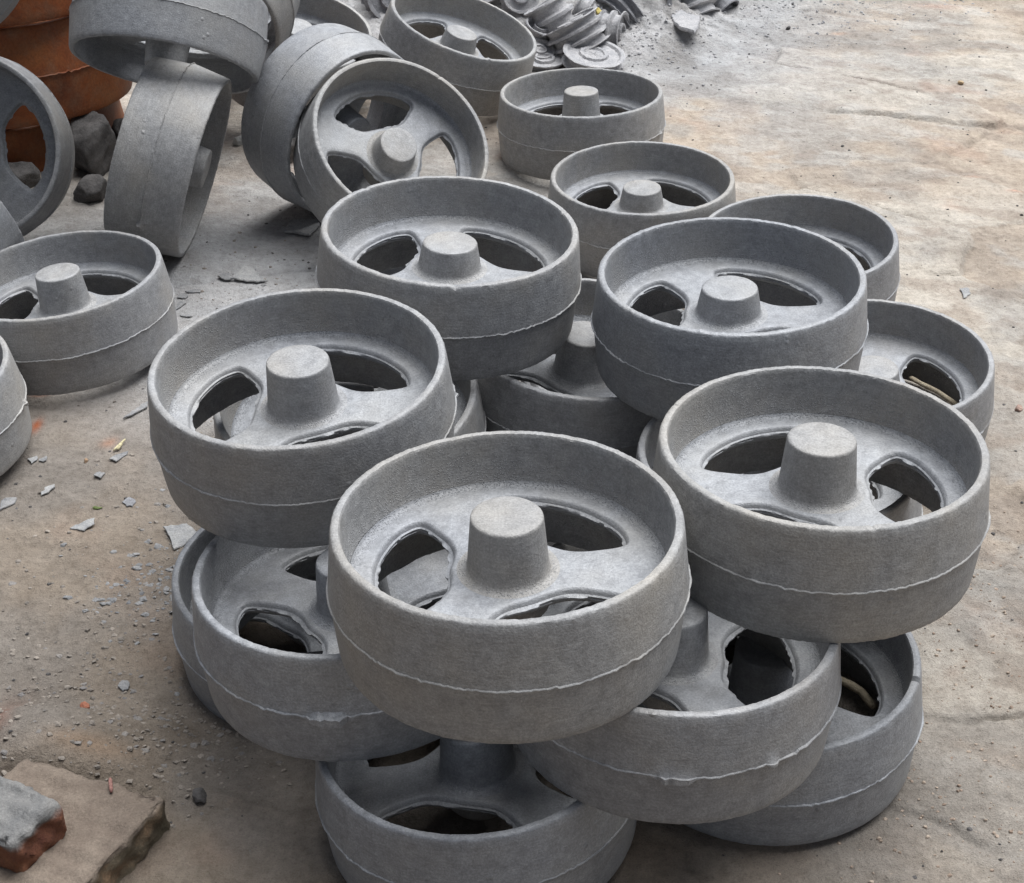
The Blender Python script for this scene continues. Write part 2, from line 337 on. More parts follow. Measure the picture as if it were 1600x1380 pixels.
# ------------------------------------------------------------------ the pulley wheel
RS = 300
def revolve(prof, jit=None, seg=RS, closed=False):
    """prof: list of (r,z); jit(theta array, i)->(dr,dz)"""
    th = np.arange(seg)*2*np.pi/seg; Vs = []
    for i, (r, z) in enumerate(prof):
        dr, dz = jit(th, i) if jit else (0, 0)
        rr = r+dr; Vs.append(np.stack([rr*np.cos(th), rr*np.sin(th), np.zeros(seg)+z+dz], -1))
    V = np.concatenate(Vs); F = []
    for i in range(len(prof)-1):
        a = i*seg; b = a+seg
        for j in range(seg):
            k = (j+1) % seg
            F.append((a+j, b+j, b+k, a+k))
    return V, F
def pnoise(rs, th, freqs, amp):
    o = 0
    for f in freqs: o = o+amp*rs.uniform(.4, 1)*np.sin(f*th+rs.uniform(0, 6.28))/math.sqrt(len(freqs))
    return o
def angd(th, a): return np.abs((th-a+np.pi) % (2*np.pi)-np.pi)
def rim_mesh(seed, nicks=(), lumps=()):
    rs = np.random.RandomState(seed)
    prof = [(.876, -.308), (.883, -.285), (.890, -.20), (.896, -.11), (.900, -.03), (.903, -.010), (.909, -.001), (.925, .002), (.940, .001), (.949, -.004), (.955, -.014),
            (.962, -.06), (.974, -.17), (.986, -.28), (.993, -.35), (.996, -.376), (1.003, -.379), (1.005, -.3825), (1.000, -.387), (.989, -.389),
            (.987, -.42), (.980, -.52), (.972, -.62), (.966, -.70), (.962, -.737), (.954, -.757), (.940, -.765), (.920, -.765), (.908, -.757), (.902, -.73), (.896, -.62), (.884, -.50), (.876, -.457)]
    th = np.arange(RS)*2*np.pi/RS
    lowf = pnoise(rs, th, [2, 3, 5], .0025); edge = pnoise(rs, th, [9, 17, 31], .0015)+rs.normal(0, .0013, RS)
    sm = rs.normal(0, 1, RS); sm = np.convolve(np.r_[sm[-2:], sm, sm[:2]], [.15, .2, .3, .2, .15], 'valid')
    flash = np.clip(-.002+.007*sm+pnoise(rs, th, [4, 7, 11], .004), -.005, .02)
    seamz = pnoise(rs, th, [2, 3, 7, 13], .004)+.003*rs.normal(0, 1, RS)
    shift = rs.uniform(.001, .006); sa = rs.uniform(0, 6.28)
    brk = sstep(-.9, .3, pnoise(rs, th, [2, 3, 5, 8], 1.0)); flash = flash*brk
    lumpr = np.zeros(RS); lumpz = np.zeros(RS)
    for (a, wd, hr, hz) in lumps:
        g = np.exp(-(angd(th, a)/wd)**4); lumpr = lumpr+g*hr*(1+.3*rs.normal(0, 1, RS)); lumpz = lumpz+g*hz
    nick = np.zeros(RS)
    for (a, wd, dp) in nicks: nick = nick-dp*np.exp(-(angd(th, a)/wd)**2)
    def jit(t, i):
        dr = lowf.copy(); dz = np.zeros(RS)
        if 4 <= i <= 10:
            dz = dz+edge+nick; dr = dr+(rs.normal(0, .0012, RS) if i in (5, 10) else 0)
        if i in (3, 11): dz = dz+nick*.3
        if 15 <= i <= 18:
            k = 1.0 if i in (16, 17) else .25
            dr = dr+flash*k+lumpr*(1 if i in (16, 17) else .8); dz = dz+seamz-(lumpz if i in (17, 18) else 0)
        if i in (14, 19): dz = dz+seamz-(lumpz*1.0 if i == 19 else 0)
        if i >= 19: dr = dr+shift*np.cos(t-sa)
        if 24 <= i <= 28: dz = dz+edge[::-1]
        return dr, dz
    V, F = revolve(prof, jit)
    return mesh('rim', V*S, F, True, 32)

def hub_mesh(seed, top, bot):
    rs = np.random.RandomState(seed); seg = 96
    sl_ = (-.262-top)
    prof = [(0, top+.0), (.05, top), (.12, top+.001), (.180, top), (.195, top-.003), (.201, top-.010)]+[(.203+(.226-.203)*k, top-.02+(sl_+.02)*k) for k in (.0, .33, .66, 1.0)]+[(.230, -.300), (.236, -.318), (.250, -.331), (.286, -.335)]
    lowp = [(.286, -.43), (.264, -.436), (.248, -.45), (.240, -.475), (.236, -.50), (.228, -.56), (.205, bot+.02), (.195, bot+.004), (.17, bot), (0, bot)]
    a = rs.uniform(0, 6.28)
    def jit(t, i):
        return (0 if i in (0, 13) else .0025*np.cos(2*t+a)+rs.normal(0, .0007, seg)*(i in (4, 5)), .0)
    V, F = revolve(prof, jit, seg); V2, F2 = revolve(lowp, None, seg)
    n = len(V); F += [tuple(q+n for q in f) for f in F2]
    return mesh('hub', np.concatenate([V, V2])*S, F, True, 40)

def hole_outline(center, rs, n=132):
    """kidney shape between two spokes, ccw"""
    da = math.radians(42.5)+rs.uniform(-.02, .02); P = []
    key = [(-1.0, .66), (-.95, .735), (-.6, .770), (0, .778), (.6, .770), (.95, .735), (1.0, .66), (.98, .56), (.93, .45), (.78, .365), (.45, .320), (0, .312), (-.45, .320), (-.78, .365), (-.93, .45), (-.98, .56)]
    P = [np.array([(r+rs.uniform(-.006, .006))*math.cos(center+a*da), (r)*math.sin(center+a*da)]) for a, r in key]
    for _ in range(3):
        Q = []
        for i in range(len(P)):
            a, b = P[i], P[(i+1) % len(P)]; Q += [a*.75+b*.25, a*.25+b*.75]
        P = Q
    P = np.array(P)[::-1]
    rr = np.hypot(P[:, 0], P[:, 1]); P = P*(np.maximum(rr, .306)/rr)[:, None]
    d = np.r_[0, np.cumsum(np.hypot(*(np.roll(P, -1, 0)-P).T))]; Pc = np.vstack([P, P[:1]])
    s = np.linspace(0, d[-1], n, endpoint=False)
    return np.stack([np.interp(s, d, Pc[:, 0]), np.interp(s, d, Pc[:, 1])], -1)
def inward(P, dist):
    t = np.roll(P, -1, 0)-np.roll(P, 1, 0); t /= np.hypot(*t.T)[:, None]
    nrm = np.stack([-t[:, 1], t[:, 0]], -1); c = P.mean(0)
    if ((P+nrm*.01-c)**2).sum() > ((P-c)**2).sum(): nrm = -nrm
    return P+nrm*(np.asarray(dist)[:, None] if np.ndim(dist) else dist)
def web_mesh(seed):
    rs = np.random.RandomState(seed); bm = bmesh.new()
    zt, zb = -.335, -.43
    holes = [hole_outline(math.radians(120*k)+rs.uniform(-.06, .06), rs) for k in range(3)]
    def ring(P, z):
        z = np.zeros(len(P))+z
        return [bm.verts.new((p[0]*S, p[1]*S, q*S)) for p, q in zip(P, z)]
    def band(a, b, smooth=True):
        n = len(a)
        for i in range(n):
            f = bm.faces.new((a[i], a[(i+1) % n], b[(i+1) % n], b[i])); f.smooth = smooth
    def circ(r, n): t = np.arange(n)*2*np.pi/n; return np.stack([r*np.cos(t), r*np.sin(t)], -1)
    tops = []; bots = []
    for hi, P in enumerate(holes):
        n = len(P); jg = rs.normal(0, 1, n); jg = np.convolve(np.r_[jg[-1:], jg, jg[:1]], [.3, .4, .3], 'valid')
        lw = pnoise(rs, np.arange(n)*2*np.pi/n, [1, 2, 5], .007)
        zs = [(-.010, zt), (-.002, zt-.003), (.008, zt-.016), (.014, zt-.032), (.024, zt-.038)]
        rt = [ring(inward(P, a), z) for a, z in zs]
        wl = rs.normal(0, 1, n); wl = np.convolve(np.r_[wl[-6:], wl, wl[:6]], np.hanning(13)/6, 'valid')
        fl = .025+np.clip(.0095*jg+.013*wl+lw, -.006, .042)
        e1 = ring(inward(P, fl), zt-.044+.003*jg); e2 = ring(inward(P, fl), zb+.042+.003*jg)
        rb = [ring(inward(P, a), -.765-z) for a, z in zs[::-1]]
        seq = rt+[e1, e2]+rb
        for a, b in zip(seq[:-1], seq[1:]): band(a, b)
        tops.append(rt[0]); bots.append(rb[-1])
    for side, loops, z in ((1, tops, zt), (-1, bots, zb)):
        o = circ(.822, 180); oc = ring(o, z); ic = ring(circ(.290, 96), z)
        oc2 = ring(circ(.836, 180), z+side*.001); oc3 = ring(circ(.853, 180), z+side*.005); oc4 = ring(circ(.867, 180), z+side*.013); oc5 = ring(circ(.876, 180), z+side*.027)
        ic2 = ring(circ(.286, 96), z)
        for a, b in ((oc, oc2), (oc2, oc3), (oc3, oc4), (oc4, oc5), (ic, ic2)): band(a, b)
        # fill between
        pts = []; vs = []; cons = []
        for lp in [oc, ic]+loops:
            k = len(pts); n = len(lp)
            for i, v in enumerate(lp): pts.append(Vector((v.co.x, v.co.y))); vs.append(v); cons.append((k+i, k+(i+1) % n))
        # interior points so that the triangles stay small
        for rr in np.arange(.335, .81, .045):
            for a in np.arange(0, 2*np.pi, .045/rr):
                q = np.array([rr*math.cos(a), rr*math.sin(a)])
                ok = True
                for P in holes:
                    dd = np.hypot(*(P-q).T).min()
                    if dd < .032: ok = False; break
                    # inside test
                    x, y = q; x1, y1 = P[:, 0], P[:, 1]; x2, y2 = np.roll(x1, -1), np.roll(y1, -1)
                    c = ((y1 > y) != (y2 > y)) & (x < (x2-x1)*(y-y1)/(y2-y1+1e-12)+x1)
                    if c.sum() % 2: ok = False; break
                if ok:
                    zz = z+side*.0025*math.sin(7*q[0]+seed)*math.cos(6*q[1])
                    v = bm.verts.new((q[0]*S, q[1]*S, zz*S)); pts.append(Vector((q[0]*S, q[1]*S))); vs.append(v)
        ov, oe, of, orig_v, _, _ = mathutils.geometry.delaunay_2d_cdt(pts, cons, [], 0, 1e-7)
        mp = {i: vs[l[0]] for i, l in enumerate(orig_v) if l}; src = {i: l[0] for i, l in enumerate(orig_v) if l}
        for f in of:
            c = sum((ov[i] for i in f), Vector((0, 0)))/len(f)/S; r = c.length
            if r > .822 or r < .25 or all(180 <= src.get(i, 0) < 276 for i in f): continue
            bad = False
            for lp in loops:
                P = np.array([[v.co.x/S, v.co.y/S] for v in lp]); x, y = c
                x1, y1 = P[:, 0], P[:, 1]; x2, y2 = np.roll(x1, -1), np.roll(y1, -1)
                if (((y1 > y) != (y2 > y)) & (x < (x2-x1)*(y-y1)/(y2-y1+1e-12)+x1)).sum() % 2: bad = True; break
            if bad: continue
            try:
                fc = bm.faces.new([mp[i] for i in f]); fc.smooth = True
            except (KeyError, ValueError): pass
    bmesh.ops.holes_fill(bm, edges=[e for e in bm.edges if e.is_boundary], sides=10)
    bmesh.ops.recalc_face_normals(bm, faces=bm.faces)
    me = bpy.data.meshes.new('spoked_web'); bm.to_mesh(me); bm.free(); me.set_sharp_from_angle(angle=R(38)); return me

WEBS = [web_mesh(s) for s in (1, 2, 3)]
HT = hub_mesh(1, .012, -.615); HS = hub_mesh(2, -.125, -.745)
NICK = {'D': [(4.78, .022, .018), (2.37, .02, .012), (.38, .012, .010)], 'X': [(5.9, .014, .035)], 'K': [(1.26, .012, .012)], 'J': [(5.06, .012, -.02)], 'B': [(2.62, .012, .008), (4.82, .01, .008)], 'E': [(4.36, .02, -.008)]}
LUMP = {'T': [(4.66, .12, .034, .045)], 'W': [(4.64, .10, .016, .035), (5.2, .035, .024, .014)], 'S': [(.07, .02, .03, .02)], 'N': [(5.9, .03, .03, .015)],
        'C': [(.14, .02, .018, .01)], 'M': [(4.96, .04, .03, .03)], 'I': [(5.83, .05, .022, .012)], 'E': [(3.74, .03, .010, .01)]}
LABEL = {
 'A': 'nearest grey pulley wheel on top of the pile, its whole rim and hub in view',
 'B': 'grey pulley wheel on top of the pile, just right of the foremost one',
 'C': 'grey pulley wheel on top of the pile, just left of the foremost one',
 'D': 'back left pulley wheel of the pile, low hub with a dark speck, notched rim',
 'E': 'back right pulley wheel of the pile with a low hub',
 'I': 'far flat pulley wheel touching the heap of grooved pulleys',
 'H': 'pulley wheel on the ground between the far flat wheel and the pile',
 'G': 'ground level wheel at the right of the pile with a dry stick in its hole',
 'F': 'ground level wheel behind the back right wheel, its hub hidden',
 'T': 'shaded lower tier wheel at the left front with a torn flash tab on its seam',
 'U': 'wheel at the far left foot of the pile, only a dark crescent showing',
 'V': 'lowest dark wheel cut by the bottom edge, under the foremost wheel',
 'W': 'lower tier wheel at the front right with a rough lumpy seam',
 'X': 'wheel at the right front corner of the pile with a nick in its rim',
 'Y': 'dark wheel in the shaded gap amid the pile, its hub half covered',
 'Z': 'sliver of a wheel under the left top wheel, beside the dark gap',
 'AA': 'sliver of a wheel under the right top wheel, only its left edge showing',
 'P': 'wheel lying behind the leaning wheels at the top edge, its hub out of view',
 'R': 'flat wheel on dusty ground at the left with a tall hub',
 'J': 'tilted wheel at the top centre with a low hub, beside the grooved pulleys',
 'K': 'bright wheel leaning back, its open face and three holes towards the camera',
 'L': 'bluish wheel standing on edge behind the leaning open faced wheel',
 'M': 'wheel standing on its edge with its hub poking out to the right',
 'N': 'wheel resting face down on top of the one that stands on edge',
 'O': 'wheel at the top edge behind the face down wheel, only its curved side showing',
 'Q': 'wheel leaning at the left edge with orange iron seen through its hole',
 'S': 'wheel cut off by the left edge, below the flat left wheel',
 'Q2': 'bluish wheel at the left edge, in front of the one with orange behind it',
 'S1': 'hidden ground level wheel in the dark heart of the pile, behind the foremost wheel',
 'S2': 'hidden ground level wheel in the dark under the back right wheel of the pile',
 'S3': 'hidden ground level wheel in the dark under the back left wheel of the pile'}
GROUP = 'cast iron pulley wheels stacked and scattered in the yard'
def wheel(key, pose, idx, mat, sc=1.0, label=None, hole=None, name='pulley_wheel', short=None, group=GROUP, cat='wheel'):
    x, y, z, a, b = pose
    e = bpy.data.objects.new(name, None); col.objects.link(e); e.empty_display_size = .05
    th = math.hypot(a, b)
    M = Matrix.Rotation(th, 3, Vector((a, b, 0)).normalized()) if th > 1e-6 else Matrix.Identity(3)
    base = Vector((x, y, z))*S
    e.matrix_world = Matrix.Translation(base) @ M.to_4x4() @ Matrix.Scale(sc, 4)
    tag(e, label, cat, group)
    obj('rim', rim_mesh(100+idx, NICK.get(key, ()), LUMP.get(key, ())), mat, e)
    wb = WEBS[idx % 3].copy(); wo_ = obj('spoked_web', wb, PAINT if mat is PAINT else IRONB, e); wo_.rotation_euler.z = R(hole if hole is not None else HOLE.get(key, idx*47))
    short = (key in SHORT) if short is None else short
    hb = (HS if short else HT).copy(); ho = obj('hub', hb, mat, e); ho.rotation_euler.z = R(3.75*(idx*7 % 96))
    return e
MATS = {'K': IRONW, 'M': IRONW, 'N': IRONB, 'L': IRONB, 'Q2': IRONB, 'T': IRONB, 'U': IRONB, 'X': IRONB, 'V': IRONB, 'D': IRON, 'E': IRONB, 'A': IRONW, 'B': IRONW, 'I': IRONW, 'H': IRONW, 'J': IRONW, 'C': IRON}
for i, k in enumerate(POSE):
    wheel(k, POSE[k], i, MATS.get(k, IRON), 1.0, LABEL[k])

# big orange primed wheels, upper left
def orange(pose, idx, sc, label):
    e = wheel('OR', pose, idx, PAINT, sc, label, 20*idx, 'primed_pulley_wheel', False, 'large orange primed pulley wheels', 'wheel')
    return e
OK = 1.475
ow = orange((-6.06, 17.25, 1.64, -.09, -.02), 41, OK, 'large rust orange primed wheel with a bare grey rim, middle one of the orange stack')
ow3 = orange((-6.3, 17.3, .49, -.03, -.02), 44, OK, 'lowest orange primed wheel of the stack, in shade behind the leaning left wheel')
ow2 = orange((-6.09, 17.17, 2.80, -.12, -.03), 42, OK, 'large rust orange primed wheel, upper one of the orange stack at the top left corner')

# ------------------------------------------------------------------ grooved pulleys (heap at the back)
def grooved(seed, nfl, rad, half, mat, label, loc, axis, spin=0, group='dusty grooved pulleys heaped at the back'):
    rs = np.random.RandomState(seed); prof = [(0, half*.72), (rad*.30, half*.72), (rad*.34, half*.95), (rad*.44, half*.95), (rad*.48, half*.62), (rad*.80, half*.62), (rad*.86, half*.97), (rad*.97, half*.99), (rad, half*.93)]
    n = nfl*2-2; zs = np.linspace(half, -half, nfl)
    for i, z in enumerate(zs):
        wv = half*2/(nfl-1)*.11
        if i > 0: prof += [(rad*.985, z+wv)]
        if i < nfl-1:
            prof += [(rad*.985, z-wv), (rad*.90, z-wv*1.5), (rad*.80, z-wv*2.2), (rad*.79, z-wv*3.), (rad*.79, zs[i+1]+wv*3.), (rad*.80, zs[i+1]+wv*2.2), (rad*.90, zs[i+1]+wv*1.5)]
    prof += [(rad*.97, -half*.99), (rad*.86, -half*.97), (rad*.80, -half*.62), (rad*.48, -half*.62), (rad*.44, -half*.95), (0, -half*.95)]
    seg = 72
    V, F = revolve(prof, lambda t, i: (rs.normal(0, rad*.006, seg)+pnoise(rs, t, [2, 3, 5, 9], rad*.012), rs.normal(0, rad*.006, seg)), seg)
    o = obj('grooved_pulley', mesh('grooved_pulley', V*S, F, True, 30), mat)
    ax = Vector(axis).normalized(); o.rotation_euler = ax.to_track_quat('Z', 'Y').to_euler(); o.location = Vector(loc)*S
    return tag(o, label, 'pulley', group)
def ga(px, py, y):
    d = cF + cR*((px-800)/FPX) - cU*((py-690)/FPX); t = y/d.y
    return Vector((d.x*t, y, CAMH+d.z*t))
_g = ga(-142, -108, 14.0)
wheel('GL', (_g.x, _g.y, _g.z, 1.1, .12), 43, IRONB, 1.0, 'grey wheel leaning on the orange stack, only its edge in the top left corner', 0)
GP = [
 (862, 27, 20.1, (.46, -.22, -.86), .30, .20, 3, DUSTY, 'two groove pulley beside the tilted wheel rim, uppermost of the slanted pair'),
 (900, 55, 19.7, (.44, -.22, -.87), .385, .20, 4, DUSTY, 'wide grooved pulley slanting over the flat disc, with a dark gap above it'),
 (957, 50, 19.9, (.92, -.38, .02), .26, .15, 3, DUSTY, 'small grooved pulley standing with its grooves upright, left of the bare dust mound'),
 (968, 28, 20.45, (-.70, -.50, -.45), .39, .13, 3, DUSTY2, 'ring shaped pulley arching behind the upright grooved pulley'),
 (927, 91, 19.15, (.12, -.12, .98), .38, .08, 2, DUSTY, 'flat pulley disc lying tilted in front of the slanted pulleys'),
 (850, 100, 19.3, (.05, -.1, 1.), .28, .10, 2, DUSTY, 'flat dusty pulley disc lying just right of the tilted wheel'),
 (838, 62, 19.9, (.3, -.2, .9), .20, .22, 4, DUSTY, 'small pulley stack peeping out right behind the tilted wheel rim'),
 (918, 20, 20.4, (.85, -.30, -.40), .20, .16, 3, DUSTY, 'little grooved pulley wedged behind the slanted wide one'),
 (812, -6, 20.6, (.15, -.85, .45), .24, .13, 2, DUSTY, 'round pinkish pulley face hanging at the top edge above the slanted pulleys'),
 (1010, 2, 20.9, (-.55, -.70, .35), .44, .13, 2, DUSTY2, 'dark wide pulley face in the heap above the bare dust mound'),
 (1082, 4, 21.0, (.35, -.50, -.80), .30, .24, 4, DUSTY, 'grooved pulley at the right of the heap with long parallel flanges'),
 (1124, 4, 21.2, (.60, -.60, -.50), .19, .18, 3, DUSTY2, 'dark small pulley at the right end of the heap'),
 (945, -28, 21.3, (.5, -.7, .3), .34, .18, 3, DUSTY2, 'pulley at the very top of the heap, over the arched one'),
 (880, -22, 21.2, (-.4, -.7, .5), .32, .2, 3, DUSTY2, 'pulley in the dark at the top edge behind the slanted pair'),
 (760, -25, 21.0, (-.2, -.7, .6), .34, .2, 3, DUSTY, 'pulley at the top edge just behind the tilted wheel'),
 (1002, 36, 20.5, (.55, -.75, .35), .24, .12, 2, DUSTY, 'small pulley disc half sunk at the foot of the dark wide one'),
 (890, 2, 20.9, (.5, -.25, -.8), .30, .18, 3, DUSTY, 'pulley above the wide slanted one, almost at the top edge'),
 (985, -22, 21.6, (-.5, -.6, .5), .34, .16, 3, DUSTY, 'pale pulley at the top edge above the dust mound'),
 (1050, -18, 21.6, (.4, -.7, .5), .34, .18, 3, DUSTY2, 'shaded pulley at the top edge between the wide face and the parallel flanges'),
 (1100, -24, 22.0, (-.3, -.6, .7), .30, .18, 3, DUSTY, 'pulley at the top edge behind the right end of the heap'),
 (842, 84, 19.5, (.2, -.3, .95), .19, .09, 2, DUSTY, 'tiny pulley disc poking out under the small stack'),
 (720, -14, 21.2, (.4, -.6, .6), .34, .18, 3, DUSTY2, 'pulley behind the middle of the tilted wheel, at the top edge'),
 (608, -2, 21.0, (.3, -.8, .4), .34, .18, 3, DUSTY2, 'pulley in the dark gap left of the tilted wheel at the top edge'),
]
for i, (px, py, z, ax, rad, hf, nf, m, lb) in enumerate(GP):
    grooved(200+i, nf, rad*1.13, hf*1.1, m, lb, ga(px, py, z), ax)

# ------------------------------------------------------------------ rocks, flakes, bricks, bits
def rock(name, px, py, size, mat, label, cat, seed, zoff=None, loc=None):
    rs = np.random.RandomState(seed); bm = bmesh.new(); bmesh.ops.create_icosphere(bm, subdivisions=4, radius=1)
    planes = [(Vector(rs.normal(0, 1, 3)).normalized(), rs.uniform(.55, .85)) for _ in range(14)]
    for v in bm.verts:
        for n, d in planes:
            k = v.co.dot(n)
            if k > d: v.co -= n*(k-d)*.9
        p = v.co*3.1; v.co += v.co.normalized()*(.06*math.sin(p.x*1.7+seed)*math.cos(p.y*2.1)+.03*math.sin(p.z*5+p.x*4))
        v.co = Vector((v.co.x*size[0], v.co.y*size[1], v.co.z*size[2]))*S
    for f in bm.faces: f.smooth = True
    me = bpy.data.meshes.new(name); bm.to_mesh(me); bm.free()
    o = obj(name, me, mat); q = Vector(loc) if loc else at(px, py); z = gz(q.x, q.y)+size[2]*.45 if zoff is None else zoff
    o.location = Vector((q.x, q.y, z))*S; o.rotation_euler.z = rs.uniform(0, 6.28)
    return tag(o, label, cat)
rock('rock', 152, 262, (.42, .36, .46), ROCK, 'dark angular rock between the orange stack and the wheel standing on edge', 'rock', 5)
rock('rock', 205, 232, (.3, .26, .28), ROCK, 'dark rock half hidden behind the wheel standing on edge', 'rock', 25)
rock('rock', 0, 0, (.36, .3, .34), ROCK, 'dark rubble lump in the shade right of the orange stack', 'rock', 26, None, (-4.25, 16.9, 0))
rock('rock', 0, 0, (.26, .22, .20), ROCK, 'low dark rock in front of the big rock by the orange stack', 'rock', 27, None, (-4.75, 15.3, 0))
rock('rock', 0, 0, (.34, .3, .30), ROCK, 'dark rock behind the gap between the standing wheel and the leaning ones', 'rock', 28, None, (-2.75, 16.3, 0))
rock('rock', 0, 0, (.30, .26, .24), ROCK, 'dark lump seen through the hole of the leaning left edge wheel', 'rock', 29, None, (-5.75, 15.7, 0))
rock('rock', 560, 8, (.30, .26, .34), ROCKL, 'pale rough lump at the top edge behind the half hidden wheel', 'rock', 6, .9)
rock('rock', 588, 36, (.14, .12, .16), ROCKL, 'small pale lump wedged left of the tilted wheel', 'rock', 7, .6)
rock('stone', 312, 1248, (.072, .052, .042), ROCK, 'small dark stone alone on brown earth left of the lowest wheel', 'stone', 8)
rock('brick_chip', 140, 1136, (.042, .032, .03), REDCHIP, 'reddish brown chip on bare earth above the bricks', 'chip', 9)
rock('stone', 373, 226, (.09, .07, .09), ROCKL, 'little pale stone in the shade right of the wheel standing on edge', 'stone', 10)
rock('stone', 1500, 133, (.055, .04, .035), dusty_mat('tan_stone', (.5, .38, .24), (.4, .28, .16)), 'small yellowish tan stone on the pale paving at the top right', 'stone', 11)
rock('stone', 1590, 643, (.05, .035, .035), dusty_mat('pink_stone', (.42, .30, .25), (.28, .18, .14)), 'small pinkish stone at the right edge beside the flat wheel', 'stone', 12)
rock('stone', 1231, 49, (.045, .035, .03), ROCK, 'tiny dark stone on the pale floor right of the heap', 'stone', 14)
rock('scrap', 934, 73, (.075, .06, .05), dusty_mat('yellow_scrap', (.55, .45, .15), (.42, .33, .08)), 'yellow scrap on the slanted grooved pulley', 'scrap', 15, .50)
rock('stone', 135, 722, (.028, .02, .02), dusty_mat('tan_pebble', (.36, .24, .15), (.28, .17, .1)), 'little brown pebble below the faint orange patch of ground', 'stone', 16)
rock('scrap', 152, 794, (.045, .02, .014), LEAF, 'small green scrap on the ground among slate chips', 'scrap', 13)

def poly_flake(pts, mat, label, thick=.022, lift=.006, tilt=0, name='slate_flake', seed=0, z=None, group='slate flakes on the ground'):
    rs = np.random.RandomState(seed+300); W = [at(*p) for p in pts]; c = sum(W, Vector())/len(W)
    P = []
    for i in range(len(W)):
        a, b = W[i], W[(i+1) % len(W)]; n = max(2, int((b-a).length/.03))
        for k in range(n):
            q = a.lerp(b, k/n)-c; P.append((q.x+rs.normal(0, .005), q.y+rs.normal(0, .005)))
    n = len(P); V = []; F = []
    for lay, (sc, zz) in enumerate([(1, 0), (1.02, thick*.5), (.97, thick)]):
        for (x, y) in P: V.append((x*sc, y*sc, zz+tilt*x+rs.normal(0, .0015)))
    for l in range(2):
        for j in range(n): F.append((l*n+j, l*n+(j+1) % n, (l+1)*n+(j+1) % n, (l+1)*n+j))
    F.append(tuple(range(2*n, 3*n))); F.append(tuple(range(n-1, -1, -1)))
    if sum(P[i][0]*P[(i+1) % n][1]-P[(i+1) % n][0]*P[i][1] for i in range(n)) < 0: F = [f[::-1] for f in F]
    o = obj(name, mesh(name, np.array(V)*S, F, False), mat)
    zz = (max(gz(c.x+dx, c.y+dy) for dx in (-.05, .05) for dy in (-.05, .05))+lift) if z is None else z
    o.location = Vector((c.x, c.y, zz))*S
    return tag(o, label, 'flake', group)
FL = [
 ([(362, 440), (372, 430), (383, 418), (398, 424), (406, 434), (417, 441), (400, 443)], SLATEL, 'pale triangular flake on the dust behind the left top wheel', .03),
 ([(340, 434), (350, 430), (366, 431), (360, 440), (352, 440)], SLATE, 'grey flake touching the pale triangular one', .02),
 ([(444, 364), (452, 350), (470, 344), (498, 348), (500, 356), (484, 371), (462, 366)], SLATEL, 'large pale curled flake beside the back left wheel of the pile', .05),
 ([(256, 828), (292, 821), (308, 834), (291, 853), (272, 862), (268, 846)], SLATEL, 'big square grey slate flake just below the left top wheel', .025),
 ([(192, 657), (206, 646), (231, 630), (232, 638), (206, 652)], SLATE, 'long thin slate sliver left of the left top wheel', .025),
 ([(65, 776), (70, 765), (84, 760), (87, 764), (74, 772)], SLATEL, 'narrow pale slate flake on bare earth below the left edge wheel', .02),
 ([(0, 798), (2, 785), (12, 779), (26, 780), (24, 787)], SLATE, 'dark slate flake cut by the left edge of the photo', .025),
 ([(44, 716), (60, 712), (58, 720), (49, 725)], SLATEL, 'small pale flake close to the left edge wheel', .015),
 ([(60, 718), (74, 713), (73, 719), (64, 722)], SLATE, 'small grey flake beside the pale one near the left edge wheel', .015),
 ([(146, 746), (156, 739), (164, 742), (158, 749)], SLATE, 'small slate flake in the chip trail, upper one', .02),
 ([(190, 786), (202, 777), (213, 782), (207, 793), (198, 792)], DUSTY2, 'dark round slate flake right of the green scrap', .015),
 ([(112, 827), (130, 818), (146, 813), (149, 822), (133, 832), (120, 831)], SLATEL, 'broad pale flake cluster piece below the green scrap', .02),
 ([(172, 720), (186, 712), (200, 707), (198, 713), (182, 723)], SLATE, 'slate sliver right under the straw', .018),
 ([(277, 464), (283, 459), (294, 461), (291, 467), (281, 467)], SLATE, 'oval grey flake right of the flat left wheel', .02),
 ([(272, 479), (282, 471), (291, 474), (283, 479), (273, 485)], SLATE, 'forked grey flake right of the flat left wheel', .02),
 ([(290, 457), (300, 453), (313, 452), (312, 457), (300, 458)], SLATE, 'upper small grey flake right of the flat left wheel', .02),
 ([(280, 492), (292, 492), (301, 494), (290, 495)], SLATE, 'thin dark sliver nearest the left top wheel rim', .02),
 ([(183, 1073), (191, 1064), (204, 1068), (200, 1079), (192, 1082)], SLATE, 'round grey flake on brown earth left of the pile', .02),
 ([(1500, 455), (1512, 452), (1516, 462), (1506, 470)], SLATEL, 'pale fleck of slate on the right hand paving', .01),
]
for i, (pts, m, lb, tk) in enumerate(FL): poly_flake(pts, m, lb, tk*.55, seed=i, lift=.022 if i < 3 else .004, tilt=.05*((i % 3)-1))
poly_flake([(1045, 48), (1058, 44), (1072, 56), (1092, 62), (1090, 76), (1083, 84), (1062, 76), (1050, 64)], DUSTY, 'curved iron fragment on the dust below the heap of grooved pulleys', .05, .03, .10, 'iron_fragment', 40, None, None)

